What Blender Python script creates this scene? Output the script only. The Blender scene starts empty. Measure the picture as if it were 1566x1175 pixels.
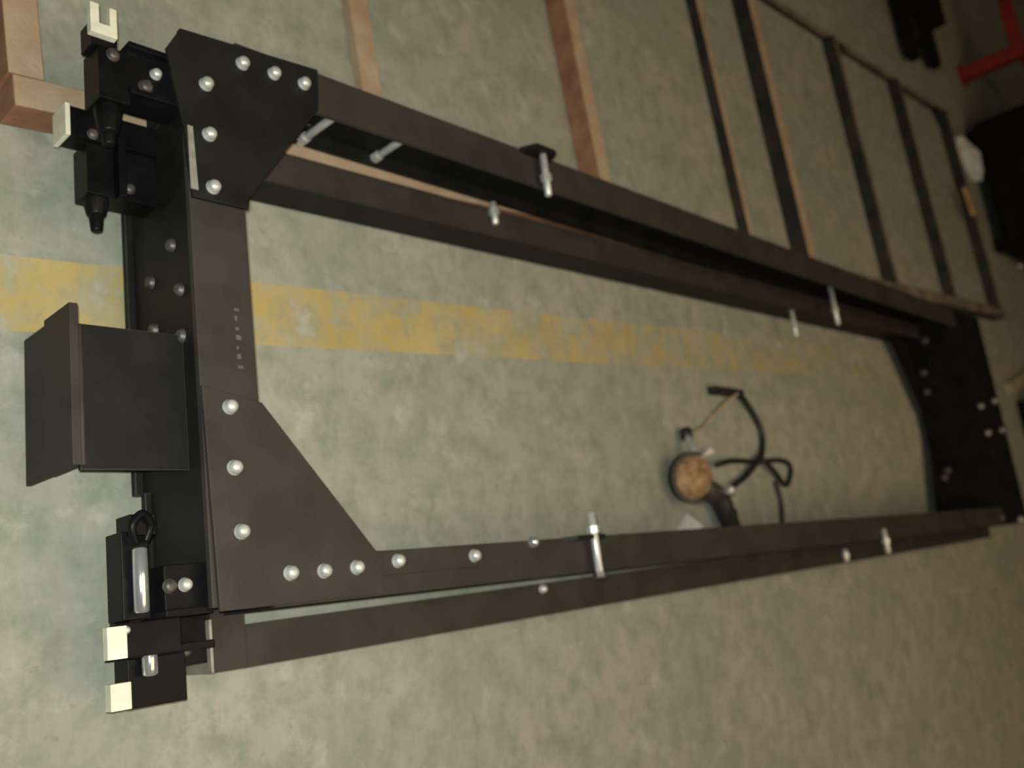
import bpy, bmesh, math, random
from mathutils import Vector, Matrix
random.seed(7)

# ------------------------------------------------------------------ camera, world, lights, exposure
S = 1.25                 # metres per layout unit
HC = 1.21                # camera height above the floor, layout units
RX = ((0.68896334, 0.07317092, 0.72109329),
      (-0.12810445, -0.96693488, 0.22051348),
      (0.71338543, -0.24430096, -0.65680916))      # world axes in camera terms (right, down, forward)
scene = bpy.context.scene
C = scene.collection
cam_data = bpy.data.cameras.new('camera')
cam = bpy.data.objects.new('camera', cam_data)
C.objects.link(cam)
cx = Vector((RX[0][0], RX[1][0], RX[2][0]))
cy = -Vector((RX[0][1], RX[1][1], RX[2][1]))
cz = -Vector((RX[0][2], RX[1][2], RX[2][2]))
m = Matrix((cx, cy, cz)).transposed().to_4x4()
m.translation = Vector((0, 0, HC * S))
cam.matrix_world = m
cam_data.sensor_width = 36.0
cam_data.lens = 1433.9 / 1566 * 36.0
cam_data.clip_start = 0.02
cam_data.dof.use_dof = True
cam_data.dof.focus_distance = 1.2
cam_data.dof.aperture_fstop = 3.0
scene.camera = cam

world = bpy.data.worlds.new('dim_hall')
scene.world = world
world.use_nodes = True
bg = world.node_tree.nodes['Background']
bg.inputs[0].default_value = (1.0, 0.78, 0.52, 1)
bg.inputs[1].default_value = 0.02

def lamp(name, kind, loc, energy, color, size):
    d = bpy.data.lights.new(name, kind)
    d.energy = energy
    d.color = color
    if kind == 'AREA':
        d.size = size
    else:
        d.shadow_soft_size = size
    o = bpy.data.objects.new(name, d)
    o.location = loc
    C.objects.link(o)
    return o
# the flash beside the lens
flash = lamp('camera_flash', 'SPOT', Vector((0, 0, HC * S)) + cx * -0.012 + cy * 0.022, 100.0, (0.94, 1.0, 0.93), 0.008)
flash.rotation_euler = m.to_euler()
flash.data.spot_size = math.radians(118)
flash.data.spot_blend = 1.0
# unseen warm area lamp added for ambient light, over the open floor
lamp('ambient_lamp', 'AREA', (2.0, -0.9, 4.6), 90.0, (1.0, 0.76, 0.48), 4.0)

scene.view_settings.view_transform = 'Standard'
scene.view_settings.look = 'None'
scene.view_settings.gamma = 1.0
scene.view_settings.use_curve_mapping = False
scene.view_settings.exposure = 0.36

# ------------------------------------------------------------------ materials
def mat(name, c1, c2, scale=8.0, rough=0.5, rough2=None, metal=0.0, spec=0.5, bump=0.0, lo=0.35, hi=0.65, detail=6.0, grain=None):
    mt = bpy.data.materials.new(name)
    mt.use_nodes = True
    nt = mt.node_tree
    b = nt.nodes['Principled BSDF']
    geo = nt.nodes.new('ShaderNodeNewGeometry')
    n = nt.nodes.new('ShaderNodeTexNoise')
    n.inputs['Scale'].default_value = scale
    n.inputs['Detail'].default_value = detail
    nt.links.new(geo.outputs['Position'], n.inputs['Vector'])
    r = nt.nodes.new('ShaderNodeValToRGB')
    r.color_ramp.elements[0].position = lo
    r.color_ramp.elements[1].position = hi
    r.color_ramp.elements[0].color = (*c1, 1)
    r.color_ramp.elements[1].color = (*c2, 1)
    nt.links.new(n.outputs['Fac'], r.inputs['Fac'])
    nt.links.new(r.outputs['Color'], b.inputs['Base Color'])
    b.inputs['Roughness'].default_value = rough
    if rough2 is not None:
        mr = nt.nodes.new('ShaderNodeMapRange')
        mr.inputs['To Min'].default_value = rough
        mr.inputs['To Max'].default_value = rough2
        nt.links.new(n.outputs['Fac'], mr.inputs['Value'])
        nt.links.new(mr.outputs['Result'], b.inputs['Roughness'])
    b.inputs['Metallic'].default_value = metal
    b.inputs['Specular IOR Level'].default_value = spec
    if bump:
        n2 = nt.nodes.new('ShaderNodeTexNoise')
        n2.inputs['Scale'].default_value = scale * 9
        n2.inputs['Detail'].default_value = 4
        nt.links.new(geo.outputs['Position'], n2.inputs['Vector'])
        bp = nt.nodes.new('ShaderNodeBump')
        bp.inputs['Strength'].default_value = bump
        bp.inputs['Distance'].default_value = 0.004
        nt.links.new(n2.outputs['Fac'], bp.inputs['Height'])
        nt.links.new(bp.outputs['Normal'], b.inputs['Normal'])
    return mt

M = {}
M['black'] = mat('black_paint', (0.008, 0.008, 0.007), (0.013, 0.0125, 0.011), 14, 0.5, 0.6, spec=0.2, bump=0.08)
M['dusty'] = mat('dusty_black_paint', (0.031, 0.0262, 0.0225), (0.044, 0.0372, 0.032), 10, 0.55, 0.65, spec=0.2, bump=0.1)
M['gloss'] = mat('gloss_black_paint', (0.004, 0.004, 0.0045), (0.008, 0.008, 0.009), 18, 0.3, 0.4, spec=0.1, bump=0.05)
M['zinc'] = mat('zinc_plating', (0.50, 0.51, 0.48), (0.66, 0.66, 0.62), 60, 0.28, 0.4, metal=0.45, spec=0.7)
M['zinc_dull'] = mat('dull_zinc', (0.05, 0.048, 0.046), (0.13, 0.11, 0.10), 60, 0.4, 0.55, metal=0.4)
M['zinc_dimmed'] = mat('dimmed_zinc', (0.22, 0.22, 0.20), (0.36, 0.35, 0.32), 60, 0.4, 0.5, metal=0.4)  # zinc colour darkened for the weaker light at the far end
M['chrome'] = mat('polished_steel', (0.60, 0.62, 0.64), (0.72, 0.74, 0.76), 30, 0.12, 0.2, metal=0.8)
M['pad'] = mat('cream_rubber', (0.62, 0.60, 0.46), (0.76, 0.74, 0.60), 30, 0.6, bump=0.1)
M['lit_edge'] = mat('painted_edge_light', (0.26, 0.25, 0.21), (0.36, 0.34, 0.29), 40, 0.5, metal=0.3)  # pale tone that puts edge highlights into the colour
M['rust'] = mat('orange_rust', (0.23, 0.095, 0.050), (0.36, 0.19, 0.105), 16, 0.85, bump=0.3, lo=0.3, hi=0.7)
M['rust_dust'] = mat('dusty_rust', (0.36, 0.24, 0.15), (0.46, 0.35, 0.24), 14, 0.9, bump=0.3, lo=0.3, hi=0.7)
M['dark_steel'] = mat('dark_steel', (0.016, 0.014, 0.012), (0.050, 0.035, 0.026), 9, 0.6, bump=0.2, lo=0.4, hi=0.75)
M['dark_steel_dust'] = mat('dusty_dark_steel', (0.12, 0.10, 0.075), (0.24, 0.19, 0.13), 9, 0.8, bump=0.2)
M['red'] = mat('red_paint', (0.24, 0.022, 0.018), (0.34, 0.032, 0.024), 12, 0.5, bump=0.1)
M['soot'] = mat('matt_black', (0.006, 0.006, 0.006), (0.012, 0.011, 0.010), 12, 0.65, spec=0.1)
M['rubber'] = mat('black_rubber', (0.012, 0.011, 0.010), (0.022, 0.020, 0.018), 30, 0.5)
M['brown_wheel'] = mat('brown_abrasive', (0.20, 0.11, 0.05), (0.42, 0.26, 0.14), 40, 0.85, bump=0.3)
M['paper'] = mat('white_paper', (0.55, 0.53, 0.48), (0.75, 0.74, 0.72), 20, 0.8)
M['wood_orange'] = mat('orange_wood', (0.45, 0.25, 0.09), (0.60, 0.38, 0.16), 20, 0.7)
M['wood_pale'] = mat('pale_wood', (0.34, 0.27, 0.17), (0.46, 0.38, 0.25), 16, 0.75)
M['chalk'] = mat('chalk', (0.07, 0.066, 0.06), (0.11, 0.10, 0.09), 40, 0.9)

def concrete(name, yellow=False):
    mt = bpy.data.materials.new(name)
    mt.use_nodes = True
    nt = mt.node_tree
    N = nt.nodes.new
    L = nt.links.new
    b = nt.nodes['Principled BSDF']
    geo = N('ShaderNodeNewGeometry')
    def noise(scale, detail=6, rough=0.55):
        n = N('ShaderNodeTexNoise')
        n.inputs['Scale'].default_value = scale
        n.inputs['Detail'].default_value = detail
        n.inputs['Roughness'].default_value = rough
        L(geo.outputs['Position'], n.inputs['Vector'])
        return n
    def ramp(src, a, c, p0, p1):
        r = N('ShaderNodeValToRGB')
        r.color_ramp.elements[0].position = p0
        r.color_ramp.elements[1].position = p1
        r.color_ramp.elements[0].color = a
        r.color_ramp.elements[1].color = c
        L(src.outputs['Fac'], r.inputs['Fac'])
        return r
    def mix(f, a, c, mode='MIX', fac=None):
        x = N('ShaderNodeMix')
        x.data_type = 'RGBA'
        x.blend_type = mode
        if fac is not None:
            x.inputs[0].default_value = fac
        else:
            L(f, x.inputs[0])
        L(a, x.inputs[6])
        if isinstance(c, tuple):
            x.inputs[7].default_value = c
        else:
            L(c, x.inputs[7])
        return x.outputs[2]
    base = ramp(noise(3.4), (0.30, 0.305, 0.25, 1), (0.365, 0.345, 0.285, 1), 0.38, 0.62).outputs['Color']
    green = ramp(noise(13, 8, 0.70), (0, 0, 0, 1), (0.9, 0.9, 0.9, 1), 0.44, 0.66).outputs['Color']
    col = mix(green, base, (0.225, 0.255, 0.19, 1))
    mp = N('ShaderNodeMapping')                 # sweeping and drag marks across the hall
    mp.inputs['Scale'].default_value = (14, 6.5, 1)
    mp.inputs['Rotation'].default_value = (0, 0, 0.1)
    L(geo.outputs['Position'], mp.inputs['Vector'])
    sn = N('ShaderNodeTexNoise')
    sn.inputs['Scale'].default_value = 1.6
    sn.inputs['Detail'].default_value = 7
    sn.inputs['Roughness'].default_value = 0.65
    L(mp.outputs['Vector'], sn.inputs['Vector'])
    col = mix(ramp(sn, (0, 0, 0, 1), (0.5, 0.5, 0.5, 1), 0.52, 0.74).outputs['Color'], col, (0.19, 0.18, 0.14, 1))
    col = mix(ramp(sn, (0.45, 0.45, 0.45, 1), (0, 0, 0, 1), 0.28, 0.44).outputs['Color'], col, (0.46, 0.44, 0.37, 1))
    pale = ramp(noise(11, 5, 0.6), (0, 0, 0, 1), (0.6, 0.6, 0.6, 1), 0.58, 0.72).outputs['Color']
    col = mix(pale, col, (0.47, 0.46, 0.40, 1))
    spots = ramp(noise(38, 4, 0.6), (0, 0, 0, 1), (0.55, 0.55, 0.55, 1), 0.62, 0.75).outputs['Color']
    col = mix(spots, col, (0.20, 0.18, 0.145, 1))
    if yellow:
        sx = N('ShaderNodeSeparateXYZ')
        L(geo.outputs['Position'], sx.inputs[0])
        mr = N('ShaderNodeMapRange')           # the worn line's yellow thins out towards the far end
        mr.inputs['From Min'].default_value = 0.3
        mr.inputs['From Max'].default_value = 4.0
        mr.inputs['To Min'].default_value = -0.02
        mr.inputs['To Max'].default_value = 0.16
        L(sx.outputs['X'], mr.inputs['Value'])
        wn = noise(11, 8, 0.75)
        ad = N('ShaderNodeMath')
        ad.operation = 'ADD'
        L(wn.outputs['Fac'], ad.inputs[0])
        L(mr.outputs['Result'], ad.inputs[1])
        wr = N('ShaderNodeValToRGB')
        wr.color_ramp.elements[0].position = 0.44
        wr.color_ramp.elements[1].position = 0.66
        wr.color_ramp.elements[0].color = (0.9, 0.9, 0.9, 1)
        wr.color_ramp.elements[1].color = (0.05, 0.05, 0.05, 1)
        L(ad.outputs[0], wr.inputs['Fac'])
        wear = wr.outputs['Color']
        yel = ramp(noise(6, 5), (0.44, 0.31, 0.085, 1), (0.50, 0.38, 0.15, 1), 0.35, 0.65).outputs['Color']
        col = mix(wear, col, yel)
    L(col, b.inputs['Base Color'])
    b.inputs['Roughness'].default_value = 0.8
    b.inputs['Specular IOR Level'].default_value = 0.25
    bp = N('ShaderNodeBump')
    bp.inputs['Strength'].default_value = 0.15
    bp.inputs['Distance'].default_value = 0.004
    L(noise(45, 6).outputs['Fac'], bp.inputs['Height'])
    L(bp.outputs['Normal'], b.inputs['Normal'])
    return mt
M['concrete'] = concrete('concrete')
M['yellow'] = concrete('worn_yellow_paint', True)

# ------------------------------------------------------------------ builders (layout units; z = height above floor)
ORIG = {}
class MB:
    def __init__(self):
        self.v = []
        self.f = []
        self.mi = []
        self.smooth = []
    def add(self, vs, fs, mi=0, smooth=False):
        o = len(self.v)
        self.v += [tuple(p) for p in vs]
        for f in fs:
            self.f.append([i + o for i in f])
            self.mi.append(mi)
            self.smooth.append(smooth)
        return self
    def box(self, x0, x1, y0, y1, z0, z1, mi=0, top=None):
        vs = [(x0, y0, z0), (x1, y0, z0), (x1, y1, z0), (x0, y1, z0), (x0, y0, z1), (x1, y0, z1), (x1, y1, z1), (x0, y1, z1)]
        fs = [(0, 3, 2, 1), (0, 1, 5, 4), (1, 2, 6, 5), (2, 3, 7, 6), (3, 0, 4, 7)]
        self.add(vs, fs, mi)
        self.add(vs[4:], [(0, 1, 2, 3)], mi if top is None else top)
        return self
    def prism(self, poly, z0, z1, mi=0, top=None):
        a = sum(poly[i][0] * poly[(i + 1) % len(poly)][1] - poly[(i + 1) % len(poly)][0] * poly[i][1] for i in range(len(poly)))
        if a < 0:
            poly = poly[::-1]
        n = len(poly)
        vs = [(x, y, z0) for x, y in poly] + [(x, y, z1) for x, y in poly]
        fs = [tuple(range(n - 1, -1, -1))] + [(i, (i + 1) % n, n + (i + 1) % n, n + i) for i in range(n)]
        self.add(vs, fs, mi)
        self.add(vs[n:], [tuple(range(n))], mi if top is None else top)
        return self
    def sweep(self, sec, x0, x1, d0=0.0, d1=0.0, mi=0):
        """cross-section in (y, z) run along x, shifted sideways by d0 .. d1"""
        n = len(sec)
        a = sum(sec[i][0] * sec[(i + 1) % n][1] - sec[(i + 1) % n][0] * sec[i][1] for i in range(n))
        if a < 0:
            sec = sec[::-1]
        vs = [(x0, y + d0, z) for y, z in sec] + [(x1, y + d1, z) for y, z in sec]
        fs = [tuple(range(n - 1, -1, -1)), tuple(range(n, 2 * n))] + [(i, (i + 1) % n, n + (i + 1) % n, n + i) for i in range(n)]
        return self.add(vs, fs, mi)
    def lathe(self, p, axis, prof, seg=14, mi=0, smooth=True):
        """profile of (radius, distance along axis) turned about an axis through p"""
        ax = Vector(axis).normalized()
        u = ax.orthogonal().normalized()
        w = ax.cross(u)
        p = Vector(p)
        vs = []
        for r, t in prof:
            for k in range(seg):
                a = 2 * math.pi * k / seg
                vs.append(p + ax * t + (u * math.cos(a) + w * math.sin(a)) * r)
        n = len(prof)
        fs = [(j * seg + k, j * seg + (k + 1) % seg, (j + 1) * seg + (k + 1) % seg, (j + 1) * seg + k) for j in range(n - 1) for k in range(seg)]
        self.add(vs, fs, mi, smooth)
        self.add(vs[:seg], [tuple(range(seg - 1, -1, -1))], mi)
        self.add(vs[-seg:], [tuple(range(seg))], mi)
        return self
    def rod(self, a, b, r, seg=12, mi=0, r2=None):
        a = Vector(a)
        b = Vector(b)
        L = (b - a).length
        r2 = r if r2 is None else r2
        e = min(r, r2) * 0.25
        return self.lathe(a, b - a, [(r - e, 0), (r, e), (r2, L - e), (r2 - e, L)], seg, mi)
    def tube(self, pts, r, seg=8, sub=6, mi=0):
        P = [Vector(p) for p in pts]
        Q = []
        for i in range(len(P) - 1):
            p0 = P[max(i - 1, 0)]
            p1, p2 = P[i], P[i + 1]
            p3 = P[min(i + 2, len(P) - 1)]
            for s in range(sub):
                t = s / sub
                Q.append(0.5 * ((2 * p1) + (p2 - p0) * t + (2 * p0 - 5 * p1 + 4 * p2 - p3) * t * t + (3 * p1 - p0 - 3 * p2 + p3) * t ** 3))
        Q.append(P[-1])
        vs = []
        for i, q in enumerate(Q):
            d = (Q[min(i + 1, len(Q) - 1)] - Q[max(i - 1, 0)]).normalized()
            u = d.cross(Vector((0, 0, 1)))
            u = u.normalized() if u.length > 1e-4 else Vector((1, 0, 0))
            w = u.cross(d)
            for k in range(seg):
                a = 2 * math.pi * k / seg
                vs.append(q + (u * math.cos(a) + w * math.sin(a)) * r)
        fs = [(j * seg + k, (j + 1) * seg + k, (j + 1) * seg + (k + 1) % seg, j * seg + (k + 1) % seg) for j in range(len(Q) - 1) for k in range(seg)]
        fs += [tuple(range(seg)), tuple(len(vs) - 1 - i for i in range(seg))]
        return self.add(vs, fs, mi, True)
    def yaw(self, ang, ox, oy):
        c, s = math.cos(ang), math.sin(ang)
        self.v = [(ox + x * c - y * s, oy + x * s + y * c, z) for x, y, z in self.v]
        return self
    def build(self, name, mats, parent=None, bevel=0.0, label=None, origin=None):
        if not isinstance(mats, (list, tuple)):
            mats = [mats]
        V = [Vector(p) * S for p in self.v]
        if origin is None:
            lo = Vector([min(p[i] for p in V) for i in range(3)])
            hi = Vector([max(p[i] for p in V) for i in range(3)])
            o = (lo + hi) / 2
            if parent is None:
                o.z = lo.z
        else:
            o = Vector(origin) * S
        me = bpy.data.meshes.new(name)
        me.from_pydata([p - o for p in V], [], self.f)
        for mm in mats:
            me.materials.append(M[mm])
        for i, p in enumerate(me.polygons):
            p.material_index = self.mi[i]
            p.use_smooth = self.smooth[i]
        bm = bmesh.new()
        bm.from_mesh(me)
        bmesh.ops.remove_doubles(bm, verts=bm.verts, dist=1e-6)
        bmesh.ops.recalc_face_normals(bm, faces=bm.faces)
        if bevel:
            es = [e for e in bm.edges if len(e.link_faces) == 2 and e.calc_face_angle(0) > 0.5]
            bmesh.ops.bevel(bm, geom=es, offset=bevel * S, segments=2, profile=0.6, affect='EDGES', clamp_overlap=True)
        bm.to_mesh(me)
        bm.free()
        ob = bpy.data.objects.new(name, me)
        C.objects.link(ob)
        if label:
            ob['label'] = label
        place(ob, o, parent)
        return ob

def place(ob, o, parent):
    ORIG[ob.name] = Vector(o)
    if parent is not None:
        ob.parent = parent
        ob.location = Vector(o) - ORIG[parent.name]
    else:
        ob.location = o

def thing(name, label, cat, loc, group=None):
    ob = bpy.data.objects.new(name, None)
    ob.empty_display_size = 0.1
    C.objects.link(ob)
    place(ob, Vector(loc) * S, None)
    tag(ob, label, cat, group)
    return ob

def tag(ob, label, cat, group=None):
    ob['label'] = label
    ob['category'] = cat
    if group:
        ob['group'] = group
    return ob

# ------------------------------------------------------------------ the floor and its painted line
fl = MB()
fl.add([(-4, -8, 0), (16, -8, 0), (16, 12, 0), (-4, 12, 0)], [(0, 1, 2, 3)])
floor = fl.build('floor', 'concrete')
floor['kind'] = 'structure'
yl = MB()
k = 0.057
ya = lambda x: 0.405 + k * (x - 0.4)
yl.add([(-3.5, ya(-3.5), 0.0008), (12, ya(12), 0.0008), (12, ya(12) + 0.112, 0.0008), (-3.5, ya(-3.5) + 0.098, 0.0008)], [(0, 1, 2, 3)])
yl.build('painted_line', 'yellow', floor, label='worn yellow painted line on the concrete floor')

# ------------------------------------------------------------------ the black steel frame
T = 0.21                                   # height of the upper faces
frame = thing('steel_chassis', 'long black bolted steel frame with gusset plates lying on the concrete floor', 'steel frame', (2.1, 0.38, 0))

# front cross beam: channel with a recessed web, flanges top and bottom
b = MB()
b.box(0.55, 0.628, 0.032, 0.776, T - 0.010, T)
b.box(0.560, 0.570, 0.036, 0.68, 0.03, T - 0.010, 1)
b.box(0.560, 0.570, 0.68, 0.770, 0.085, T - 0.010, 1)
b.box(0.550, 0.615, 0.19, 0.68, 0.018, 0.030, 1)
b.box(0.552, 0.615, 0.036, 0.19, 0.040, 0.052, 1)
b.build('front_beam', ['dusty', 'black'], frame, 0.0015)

# deep rails of the upper frame, web on the outer side
def rail(name, yi, yo, wlo, x0, x1, mats, sec_extra=None):
    s = 1 if yo > yi else -1
    r = MB()
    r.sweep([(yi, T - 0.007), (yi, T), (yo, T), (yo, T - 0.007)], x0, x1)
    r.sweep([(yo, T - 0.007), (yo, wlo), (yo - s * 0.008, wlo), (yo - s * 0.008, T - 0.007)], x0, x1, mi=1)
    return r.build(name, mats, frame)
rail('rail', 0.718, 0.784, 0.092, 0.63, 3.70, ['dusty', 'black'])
rail('rail', 0.083, 0.025, 0.092, 0.63, 3.70, ['dusty', 'black'])
st = MB()
st.box(0.66, 3.44, 0.774, 0.782, 0.070, 0.080)
st.box(0.66, 3.44, 0.752, 0.784, 0.062, 0.070)
st.box(0.84, 3.44, 0.774, 0.782, 0.080, 0.092)
st.build('rail_foot_strip', 'black', frame)

# rails of the lower frame, slightly out of line with the upper one
r = MB()
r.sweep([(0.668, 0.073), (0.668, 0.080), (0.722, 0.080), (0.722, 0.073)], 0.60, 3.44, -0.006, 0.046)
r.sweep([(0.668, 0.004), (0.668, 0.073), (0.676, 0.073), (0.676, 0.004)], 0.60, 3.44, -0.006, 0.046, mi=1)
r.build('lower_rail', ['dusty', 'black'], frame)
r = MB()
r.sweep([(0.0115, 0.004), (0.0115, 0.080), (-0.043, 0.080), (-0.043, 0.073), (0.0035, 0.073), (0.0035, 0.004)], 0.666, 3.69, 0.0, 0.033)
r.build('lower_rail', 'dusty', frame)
r = MB()
r.box(0.617, 0.6655, -0.043, 0.66, 0.070, 0.080)
r.box(0.617, 0.625, -0.036, 0.66, 0.004, 0.070)
r.build('lower_beam', 'dusty', frame)
r = MB()
r.box(0.6135, 0.617, -0.043, 0.022, 0.012, 0.083)
r.build('end_plate', 'lit_edge', frame)  # coloured pale to stand in for the edge catching light

# gusset plates
GT = T + 0.006
g = MB()
g.prism([(0.527, 0.735), (0.548, 0.771), (0.762, 0.786), (0.757, 0.719), (0.632, 0.552), (0.630, 0.535), (0.552, 0.535), (0.546, 0.62)], T, GT)
g.build('gusset_plate', 'black', frame, 0.0012)
g = MB()
g.prism([(0.549, 0.292), (0.629, 0.275), (0.785, 0.083), (0.792, 0.083), (0.792, 0.027), (0.556, 0.027)], T, GT)
g.build('gusset_plate', 'dusty', frame, 0.0012)
g = MB()
g.prism([(0.792, 0.081), (0.972, 0.081), (0.972, 0.050), (0.792, 0.050)], T, T + 0.004)
g.build('splice_plate', 'dusty', frame, 0.0008)
g = MB()
g.prism([(0.770, 0.772), (1.02, 0.772), (1.02, 0.745), (0.770, 0.745)], T - 0.018, T - 0.008)
g.build('splice_plate', 'black', frame)
g = MB()
g.prism([(0.549, 0.545), (0.549, 0.632), (0.556, 0.632), (0.559, 0.545)], GT, GT + 0.0015)
g.build('edge_highlight', 'lit_edge', frame, label='pale strip painted as the highlight along the gusset edge')  # highlight on the gusset edge, drawn as a pale strip
for i in range(7):
    c = MB()
    y = 0.318 + 0.0125 * i
    c.box(0.602, 0.609 - 0.002 * (i % 3), y, y + 0.004 + 0.002 * (i % 2), T, T + 0.0006)
    c.build('stamp_mark', 'chalk', frame)

# far cross beam with its own gussets
b = MB()
b.box(3.44, 3.702, 0.0245, 0.7845, T - 0.008, T + 0.002)
b.box(3.44, 3.45, 0.030, 0.775, 0.03, T - 0.008)
b.box(3.44, 3.52, 0.030, 0.775, 0.022, 0.030)
b.box(3.69, 3.70, 0.030, 0.775, 0.03, T - 0.008)
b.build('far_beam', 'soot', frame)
for poly in ([(3.27, 0.715), (3.44, 0.43), (3.44, 0.725), (3.27, 0.735)], [(3.33, 0.05), (3.345, 0.12), (3.44, 0.36), (3.44, 0.04)]):
    g = MB()
    g.prism(poly, 0.030, 0.040)
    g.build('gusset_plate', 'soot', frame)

# bolts with domed heads; one shared mesh
def bolt_mesh(name, mats, rad, h):
    b = MB()
    b.lathe((0, 0, 0), (0, 0, 1), [(rad * 1.12, -0.0005), (rad * 1.12, h * 0.14), (rad, h * 0.2), (rad * 0.98, h * 0.55), (rad * 0.84, h * 0.78), (rad * 0.55, h * 0.95), (rad * 0.18, h)], 16)
    o = b.build(name, mats, None, origin=(0, 0, 0))
    me = o.data
    bpy.data.objects.remove(o)
    return me
bm_z = bolt_mesh('bolt_head', 'zinc', 0.0086, 0.0125)
bm_dim = bolt_mesh('bolt_head_dimmed', 'zinc_dimmed', 0.0086, 0.0125)
bm_c = bolt_mesh('bolt_head_polished', 'chrome', 0.0086, 0.0125)
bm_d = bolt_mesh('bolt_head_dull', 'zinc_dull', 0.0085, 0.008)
def bolt(me, x, y, z, axis=(0, 0, 1), parent=frame, scale=1.0, name='bolt'):
    o = bpy.data.objects.new(name, me)
    C.objects.link(o)
    place(o, Vector((x, y, z)) * S, parent)
    o.rotation_euler = Vector((0, 0, 1)).rotation_difference(Vector(axis)).to_euler()
    o.scale = (scale,) * 3
    return o
for x, y in ((0.584, 0.706), (0.641, 0.757), (0.691, 0.759), (0.741, 0.760), (0.584, 0.633), (0.585, 0.559),
             (0.589, 0.269), (0.590, 0.194), (0.594, 0.117), (0.657, 0.064), (0.706, 0.063), (0.757, 0.064)):
    bolt(bm_z, x * 0.99, y * 0.99, GT)
bolt(bm_z, 0.828 * 0.99, 0.0675, T + 0.004)
bolt(bm_z, 0.977 * 0.985, 0.066, T + 0.004)
bolt(bm_c, 1.096, 0.080, T, scale=0.95)
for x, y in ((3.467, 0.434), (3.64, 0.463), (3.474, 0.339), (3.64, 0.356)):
    bolt(bm_dim, x, y, T + 0.002, scale=1.2)
bolt(bm_dim, 3.60, 0.036, T + 0.002, scale=1.5)
bolt(bm_d, 3.42, 0.050, T, scale=1.3)
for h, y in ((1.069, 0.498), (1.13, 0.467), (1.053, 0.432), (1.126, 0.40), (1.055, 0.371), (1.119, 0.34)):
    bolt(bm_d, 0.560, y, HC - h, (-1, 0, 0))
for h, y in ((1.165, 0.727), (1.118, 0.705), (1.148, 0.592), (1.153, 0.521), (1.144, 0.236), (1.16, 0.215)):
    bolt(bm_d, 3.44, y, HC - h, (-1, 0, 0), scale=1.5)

# bolt shanks hanging under the splice plate
for x, y in ((0.828, 0.757), (0.977, 0.766)):
    b = MB()
    b.rod((x, y, 0.042), (x, y, T - 0.018), 0.0065)
    b.lathe((x, y, 0.066), (0, 0, 1), [(0.0095, 0), (0.0095, 0.018)], 6, smooth=False)
    b.build('hanging_bolt', 'zinc', frame)

# long cross bolts in lugs on the rails
def cross_bolt(x, z, y0, y1, nut=None, head=None, r=0.0068, mt='zinc', lug=None):
    b = MB()
    b.rod((x, y0, z), (x, y1, z), r)
    ob = b.build('cross_bolt', mt, frame)
    s = 1 if y1 > y0 else -1
    if nut is not None:
        n = MB()
        n.lathe((x, nut, z), (0, 1, 0), [(r * 1.55, 0), (r * 1.55, 0.012)], 6, smooth=False)
        n.build('nut', mt, ob)
    if head is not None:
        n = MB()
        n.lathe((x, head, z), (0, 1, 0), [(r * 1.5, 0), (r * 1.75, 0.003), (r * 1.75, 0.010)], 6, smooth=False)
        n.build('bolt_head', 'zinc_dull', ob)
    if lug is not None:
        n = MB()
        x0, x1, ya_, yb_, za, zb = lug
        n.prism([(x0, za), (x0 + 0.015, zb), (x1 - 0.015, zb), (x1, za)], ya_, yb_)
        n.v = [(a, c, bb) for a, bb, c in n.v]
        n.build('lug', 'black', frame)
cross_bolt(1.245, T + 0.016, 0.790, 0.695, nut=0.725, lug=(1.200, 1.282, 0.776, 0.786, T, T + 0.030))
cross_bolt(1.232, T + 0.016, 0.121, 0.014, nut=0.086, head=0.012, lug=(1.168, 1.272, 0.077, 0.084, T, T + 0.020))
cross_bolt(1.245, 0.088, 0.738, 0.692, nut=0.712)
b = MB()
bolt(bm_z, 1.248, 0.008, 0.080, scale=0.85)
cross_bolt(2.615, 0.135, 0.775, 0.648, nut=0.690)
cross_bolt(2.49, 0.060, 0.715, 0.618, nut=0.645)
cross_bolt(2.43, T + 0.004, 0.050, -0.014, nut=0.012)
cross_bolt(2.46, 0.086, 0.012, -0.022, nut=-0.010)

# stub bracket standing out from the front beam
b = MB()
b.box(0.42, 0.430, 0.205, 0.395, 0.085, 0.160)
b.box(0.425, 0.432, 0.207, 0.393, 0.006, 0.085)
b.box(0.430, 0.560, 0.200, 0.372, 0.148, 0.156, 1)
b.box(0.432, 0.560, 0.230, 0.238, 0.02, 0.148, 1)
b.box(0.432, 0.560, 0.335, 0.343, 0.02, 0.148, 1)
b.build('stub_bracket', ['dusty', 'black'], frame, 0.001)
w = MB()
w.rod((0.432, 0.204, 0.158), (0.432, 0.37, 0.158), 0.0035, 6)
w.build('weld_bead', 'dusty', frame)

# latches at the corners, each with a cream rubber pad
def latch(body, rods, pads, bolts, tips, hooks=()):
    b = MB()
    for q in body:
        b.box(*q)
    for a, c, ra, rb in tips:
        b.rod(a, c, ra, 12, 0, rb)
    ob = b.build('corner_latch', 'gloss', frame, 0.0015)
    for q in pads:
        p = MB()
        if len(q) == 6:
            p.box(*q)
        else:
            p.prism(q[0], q[1], q[2])
        p.build('rubber_pad', 'pad', ob, 0.001, label='cream rubber pad')
    for a, c, ra in rods:
        p = MB()
        p.rod(a, c, ra, 16)
        p.build('chrome_rod', 'chrome', ob, label='shiny round steel rod')
    for x, y, z, ax, sc in bolts:
        bolt(bm_d if sc < 0 else bm_z, x, y, z, ax, ob, abs(sc))
    for pts, rr in hooks:
        p = MB()
        p.tube(pts, rr)
        p.build('hook', 'gloss', ob)
    return ob
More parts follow.
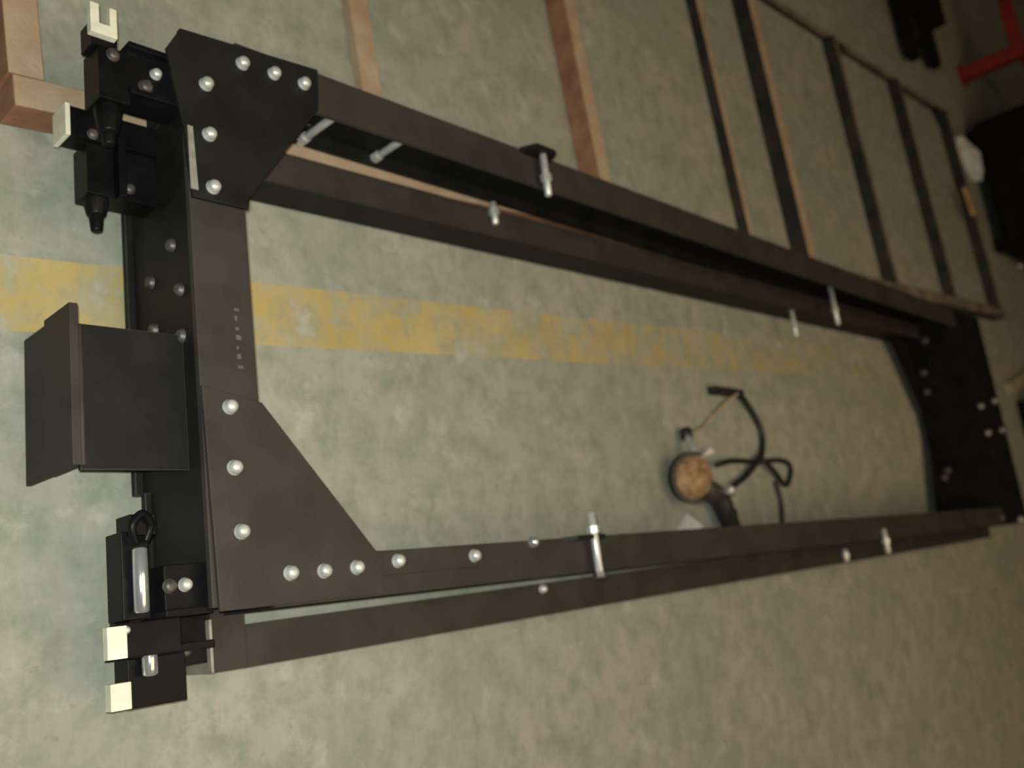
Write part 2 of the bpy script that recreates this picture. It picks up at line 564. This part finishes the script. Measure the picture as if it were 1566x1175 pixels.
# upper frame, side of the rusty frame
latch([(0.486, 0.556, 0.672, 0.732, 0.165, 0.192), (0.484, 0.558, 0.664, 0.672, 0.150, 0.203), (0.484, 0.558, 0.728, 0.736, 0.150, 0.203),
       (0.448, 0.486, 0.650, 0.722, 0.152, 0.196), (0.442, 0.474, 0.722, 0.756, 0.160, 0.192)],
      [], [([(0.437, 0.732), (0.470, 0.732), (0.470, 0.773), (0.461, 0.773), (0.461, 0.747), (0.448, 0.747), (0.448, 0.773), (0.437, 0.773)], 0.192, 0.203)],
      [(0.466, 0.712, 0.196, (0, 0, 1), -0.9), (0.522, 0.706, 0.192, (0, 0, 1), 0.8), (0.508, 0.684, 0.192, (0, 0, 1), -1.0)],
      [((0.468, 0.66, 0.172), (0.468, 0.615, 0.172), 0.019, 0.013), ((0.468, 0.625, 0.172), (0.468, 0.600, 0.172), 0.010, 0.008)])
# lower frame, same side
latch([(0.441, 0.556, 0.632, 0.672, 0.085, 0.122), (0.466, 0.558, 0.563, 0.634, 0.070, 0.112), (0.500, 0.510, 0.560, 0.640, 0.110, 0.128)],
      [], [(0.436, 0.442, 0.630, 0.674, 0.083, 0.124)],
      [(0.470, 0.640, 0.121, (0, 0, 1), -0.8), (0.520, 0.58, 0.112, (0, 0, 1), -0.8)],
      [((0.484, 0.566, 0.092), (0.484, 0.540, 0.092), 0.017, 0.012), ((0.484, 0.55, 0.092), (0.484, 0.520, 0.092), 0.010, 0.0075)])
# upper frame, open-floor side
latch([(0.468, 0.500, 0.030, 0.128, 0.125, 0.165), (0.506, 0.560, 0.030, 0.086, 0.110, 0.186), (0.500, 0.556, 0.028, 0.036, 0.110, 0.200),
       (0.466, 0.540, -0.010, 0.028, 0.132, 0.154), (0.474, 0.505, 0.122, 0.146, 0.140, 0.175)],
      [((0.484, 0.108, 0.176), (0.484, 0.036, 0.176), 0.0085)],
      [(0.450, 0.472, -0.010, 0.025, 0.152, 0.164)],
      [(0.530, 0.062, 0.186, (0, 0, 1), 0.85), (0.512, 0.062, 0.186, (0, 0, 1), -0.9), (0.474, 0.020, 0.156, (0, 0, 1), 0.5)],
      [], [([(0.480, 0.112, 0.176), (0.474, 0.132, 0.182), (0.486, 0.145, 0.182), (0.498, 0.134, 0.176), (0.494, 0.115, 0.170)], 0.005)])
# lower frame, open-floor side
latch([(0.497, 0.568, -0.068, -0.012, 0.070, 0.106), (0.540, 0.615, -0.030, 0.030, 0.020, 0.074), (0.500, 0.60, -0.012, -0.002, 0.070, 0.120)],
      [((0.518, 0.002, 0.118), (0.518, -0.034, 0.118), 0.009)],
      [(0.476, 0.500, -0.067, -0.037, 0.092, 0.108)],
      [(0.585, -0.012, 0.074, (0, 0, 1), -0.8)],
      [])

# ------------------------------------------------------------------ the rusty ladder frame on the floor
YAW = math.radians(3.7)
OX, OY = 0.40, 0.69
ladder = thing('ladder_frame', 'rusty ladder-like steel frame lying flat on the floor behind the black frame', 'steel frame', (2.6, 1.4, 0))
LH = 0.058
WID = 1.088
def lad(name, x0, x1, y0, y1, mats, z0=0.001, z1=LH):
    q = MB()
    q.box(x0, x1, y0, y1, z0, z1, 0, 1)
    q.yaw(YAW, OX, OY)
    return q.build(name, mats, ladder, 0.001)
lad('long_rail', 0.0, 2.2, 0.0, 0.044, ['rust', 'rust_dust'])
lad('long_rail', 2.2, 4.34, 0.0, 0.044, ['dark_steel', 'dark_steel_dust'])
lad('long_rail', 0.0, 4.34, WID - 0.030, WID, ['dark_steel', 'dark_steel_dust'], z1=0.020)
lad('end_rail', -0.005, 0.040, 0.0445, WID - 0.031, ['rust', 'rust_dust'])
for x, w, kind in ((0.625, 0.045, 0), (1.268, 0.044, 1), (1.990, 0.028, 4), (2.310, 0.050, 2), (3.030, 0.026, 3), (3.686, 0.020, 3), (4.305, 0.026, 3)):
    mats = (['rust_dust', 'rust_dust'], ['rust', 'rust_dust'], ['dark_steel', 'rust_dust'], ['dark_steel', 'dark_steel_dust'], ['dark_steel', 'rust_dust'])[kind]
    lad('rung', x, x + w, 0.0445, WID - 0.031, mats, z1=(0.02 if kind == 0 else 0.034 if kind == 4 else 0.050 if kind == 3 else LH - 0.002))
for x0, s in ((3.065, 1), (4.300, -1)):
    q = MB()
    q.prism([(x0, WID - 0.032), (x0 + s * 0.10, WID - 0.032), (x0, WID - 0.13)], 0.03, 0.04)
    q.yaw(YAW, OX, OY)
    q.build('corner_shade', 'dark_steel', ladder)  # dark triangles stand in for the shadows in the rung corners

# ------------------------------------------------------------------ grinder and its cord on the floor, inside the frame
gr = thing('angle_grinder', 'small dark power tool with brown disc and looped cord on floor inside black frame', 'power tool', (1.95, 0.2, 0))
q = MB()
q.lathe((1.838, 0.212, 0.050), (-0.45, -0.18, 0.87), [(0.012, -0.004), (0.050, -0.003), (0.050, 0.002), (0.016, 0.006)], 28)
q.build('disc', 'brown_wheel', gr, label='brown abrasive disc')
q = MB()                                             # half guard around the disc
ax = Vector((-0.45, -0.18, 0.87)).normalized()
u0 = Vector((-1, 0.1, -0.5)); u0 = (u0 - ax * u0.dot(ax)).normalized(); w0 = ax.cross(u0)
cc = Vector((1.838, 0.212, 0.050))
vs = []
n = 18
for k in range(n + 1):
    a = math.radians(-105 + 210 * k / n)
    d = u0 * math.cos(a) + w0 * math.sin(a)
    for rr, t in ((0.056, -0.010), (0.060, -0.010), (0.060, 0.012), (0.050, 0.012), (0.050, 0.009), (0.056, 0.009)):
        vs.append(cc + d * rr + ax * t)
fs = []
for k in range(n):
    for j in range(6):
        fs.append((k * 6 + j, (k + 1) * 6 + j, (k + 1) * 6 + (j + 1) % 6, k * 6 + (j + 1) % 6))
fs += [tuple(range(6)), tuple(n * 6 + 5 - j for j in range(6))]
q.add(vs, fs)
q.build('guard', 'rubber', gr)
q = MB()
q.rod((1.885, 0.315, 0.024), (1.872, 0.235, 0.060), 0.010, 10)
q.build('side_handle', 'zinc', gr, label='silver side handle')
q = MB()
q.lathe((1.889, 0.336, 0.020), (-0.05, -0.9, 0.05), [(0.010, 0), (0.015, 0.006), (0.015, 0.024), (0.011, 0.03)], 12)
q.build('handle_cap', 'rubber', gr)
q = MB()
q.rod((1.86, 0.20, 0.036), (1.955, 0.172, 0.034), 0.030, 14, 0, 0.026)
q.build('gear_head', 'zinc_dull', gr, label='dull silver gear housing')
q = MB()
q.rod((1.955, 0.176, 0.034), (1.962, 0.165, 0.034), 0.032, 14)
q.rod((1.962, 0.168, 0.033), (2.02, 0.055, 0.030), 0.026, 14, 0, 0.020)
q.box(1.965, 1.985, 0.105, 0.135, 0.052, 0.062)
q.build('body', 'rubber', gr, 0.001)
q = MB()
q.rod((1.952, 0.182, 0.064), (1.975, 0.176, 0.066), 0.012, 10)
q.build('spindle_lock', 'zinc', gr)
q = MB()
q.tube([(2.054, 0.437, 0.012), (2.126, 0.446, 0.014), (2.189, 0.438, 0.012), (2.242, 0.396, 0.010), (2.275, 0.344, 0.009), (2.258, 0.291, 0.009),
        (2.21, 0.264, 0.018), (2.146, 0.224, 0.012), (2.07, 0.196, 0.014), (1.99, 0.150, 0.02)], 0.0085)
q.build('cord', 'rubber', gr)
q = MB()
q.tube([(1.985, 0.246, 0.03), (2.095, 0.262, 0.008), (2.227, 0.262, 0.008), (2.36, 0.267, 0.008), (2.402, 0.245, 0.008), (2.356, 0.199, 0.008), (2.289, 0.236, 0.016), (2.22, 0.266, 0.026)], 0.007)
q.build('cord', 'rubber', gr)
q = MB()
q.tube([(2.165, 0.440, 0.020), (2.058, 0.383, 0.006), (1.984, 0.342, 0.006), (1.92, 0.325, 0.012)], 0.0045)
q.build('cord', 'wood_pale', gr, label='thin pale brown lead')
q = MB()
q.tube([(2.30, 0.21, 0.008), (2.312, 0.16, 0.007), (2.300, 0.11, 0.007), (2.285, 0.06, 0.007)], 0.0065)
q.build('cord', 'rubber', gr)
q = MB()
q.box(2.05, 2.20, 0.432, 0.452, 0.002, 0.022)
q.build('plug', 'rubber', gr, 0.003)
rod_ = MB()
rod_.rod((2.030, 0.135, 0.012), (2.048, 0.070, 0.012), 0.009, 10)
tag(rod_.build('metal_rod', 'zinc'), 'short pale metal rod on the floor next to the power tool', 'rod')
sc_ = MB()
sc_.prism([(1.80, 0.10), (1.85, 0.135), (1.905, 0.105), (1.86, 0.07)], 0.001, 0.012)
tag(sc_.build('concrete_chip', 'paper'), 'small pale flat chip on the floor between the power tool and the rail', 'chip')
sc_ = MB()
sc_.prism([(1.945, 0.268), (1.985, 0.292), (2.01, 0.280), (1.975, 0.272)], 0.001, 0.02)
tag(sc_.build('rag_scrap', 'paper', bevel=0.003), 'small crumpled pale scrap beside the power tool cord', 'scrap')

# ------------------------------------------------------------------ far things at the dark end of the hall
pt = thing('pallet_truck', 'black pallet truck with two forks pointing towards the rusty ladder frame', 'pallet truck', (4.55, 2.9, 0))
for x, d in ((4.28, 0.0), (4.60, 0.07)):
    q = MB()
    q.prism([(x + 0.02, 2.20 + d), (x + 0.10, 2.20 + d), (x + 0.12, 2.25 + d), (x + 0.10, 2.95), (x - 0.02, 2.95), (x, 2.25 + d)], 0.02, 0.062)
    q.build('fork', 'soot', pt, 0.004)
    q = MB()
    q.rod((x + 0.03, 2.34 + d, 0.024), (x + 0.09, 2.34 + d, 0.024), 0.023, 14)
    q.build('roller', 'soot', pt)
q = MB()
q.box(4.24, 4.76, 2.50, 2.98, 0.03, 0.12)
q.box(4.38, 5.30, 2.98, 3.20, 0.06, 0.32)
q.build('body', 'soot', pt, 0.01)
q = MB()
q.rod((4.54, 3.12, 0.30), (4.54, 3.40, 0.98), 0.02)
q.rod((4.42, 3.40, 0.98), (4.66, 3.40, 0.98), 0.018)
q.build('handle', 'soot', pt)
for x in (4.47, 4.57):
    q = MB()
    q.rod((x, 3.1, 0.075), (x + 0.05, 3.1, 0.075), 0.074, 20)
    q.build('wheel', 'rubber', pt)

rs = thing('red_stand', 'red painted steel stand with upright post and cross bar in the dark corner', 'stand', (5.29, 2.45, 0))
q = MB()
q.box(5.255, 5.325, 2.415, 2.485, 0.012, 0.62)
q.build('post', 'red', rs, 0.004)
q = MB()
q.box(5.235, 5.345, 2.395, 2.505, 0.0, 0.012)
q.build('base_plate', 'red', rs)
q = MB()
q.box(5.262, 5.318, 2.486, 2.86, 0.265, 0.325)
q.build('cross_bar', 'red', rs, 0.004)
q = MB()
q.box(5.326, 5.75, 2.422, 2.478, 0.275, 0.325)
q.build('cross_bar', 'red', rs, 0.004)

cb = thing('tool_cabinet', 'black steel cabinet standing on the dark floor beyond the rusty ladder frame', 'cabinet', (5.45, 1.7, 0))
q = MB()
q.box(5.03, 5.95, 1.36, 2.06, 0.05, 0.95)
q.build('body', 'soot', cb, 0.006)
for z0, z1 in ((0.08, 0.34), (0.36, 0.62), (0.64, 0.90)):
    q = MB()
    q.box(5.018, 5.03, 1.39, 2.03, z0, z1)
    dr = q.build('drawer', 'soot', cb, 0.003)
    q = MB()
    q.rod((5.010, 1.6, z1 - 0.05), (5.010, 1.82, z1 - 0.05), 0.008)
    q.build('handle', 'soot', dr)
for x in (5.08, 5.88):
    for y in (1.41, 2.01):
        q = MB()
        q.box(x - 0.03, x + 0.03, y - 0.03, y + 0.03, 0.0, 0.05)
        q.build('foot', 'soot', cb)
q = MB()
q.lathe((5.36, 1.335, 0.02), (0, 1, 0), [(0.012, 0), (0.022, 0.004), (0.022, 0.018), (0.012, 0.022)], 14)
tag(q.build('steel_washer', 'chrome'), 'shiny small steel ring beside the black cabinet foot', 'ring')

q = MB()                                             # crumpled white packaging
random.seed(3)
pts = [(4.79, 1.935), (4.86, 1.93), (4.935, 1.865), (4.985, 1.80), (4.985, 1.75), (4.925, 1.785), (4.85, 1.87)]
n = len(pts)
vs = [(x, y, 0.001) for x, y in pts] + [(x + 0.02, y + random.uniform(-.01, .01), 0.03 + random.uniform(0, 0.03)) for x, y in pts] + [(4.90, 1.85, 0.085)]
fs = [(i, (i + 1) % n, n + (i + 1) % n, n + i) for i in range(n)] + [(n + i, n + (i + 1) % n, 2 * n) for i in range(n)] + [tuple(range(n - 1, -1, -1))]
q.add(vs, fs)
tag(q.build('paper_packet', 'paper'), 'crumpled white packet on the floor in front of the black cabinet', 'packet')
q = MB()
q.prism([(4.565, 1.575), (4.605, 1.57), (4.64, 1.45), (4.60, 1.44)], 0.062, 0.075)
q.v = [(a - 0.045, c, d) for a, c, d in q.v]
tag(q.build('wood_offcut', 'wood_orange'), 'small orange wood offcut lying against the last rung of the rusty ladder frame', 'offcut')
q = MB()
q.prism([(4.64, 0.605), (5.5, 0.82), (5.49, 0.88), (4.63, 0.655)], 0.001, 0.025)
tag(q.build('wooden_lath', 'wood_pale', bevel=0.002), 'pale wooden lath on the floor past the far end of the black frame', 'lath')
cr = thing('dark_crate', 'black open crate on the floor past the far end of the black frame', 'crate', (5.1, 0.3, 0))
for nm, q4 in (('bottom', (4.75, 5.45, 0.0, 0.58, 0.0, 0.02)), ('side', (4.75, 4.77, 0.0, 0.58, 0.02, 0.26)), ('side', (5.43, 5.45, 0.0, 0.58, 0.02, 0.26)),
               ('side', (4.77, 5.43, 0.0, 0.02, 0.02, 0.26)), ('side', (4.77, 5.43, 0.56, 0.58, 0.02, 0.26))):
    q = MB()
    q.box(*q4)
    q.build(nm, 'soot', cr, 0.002)
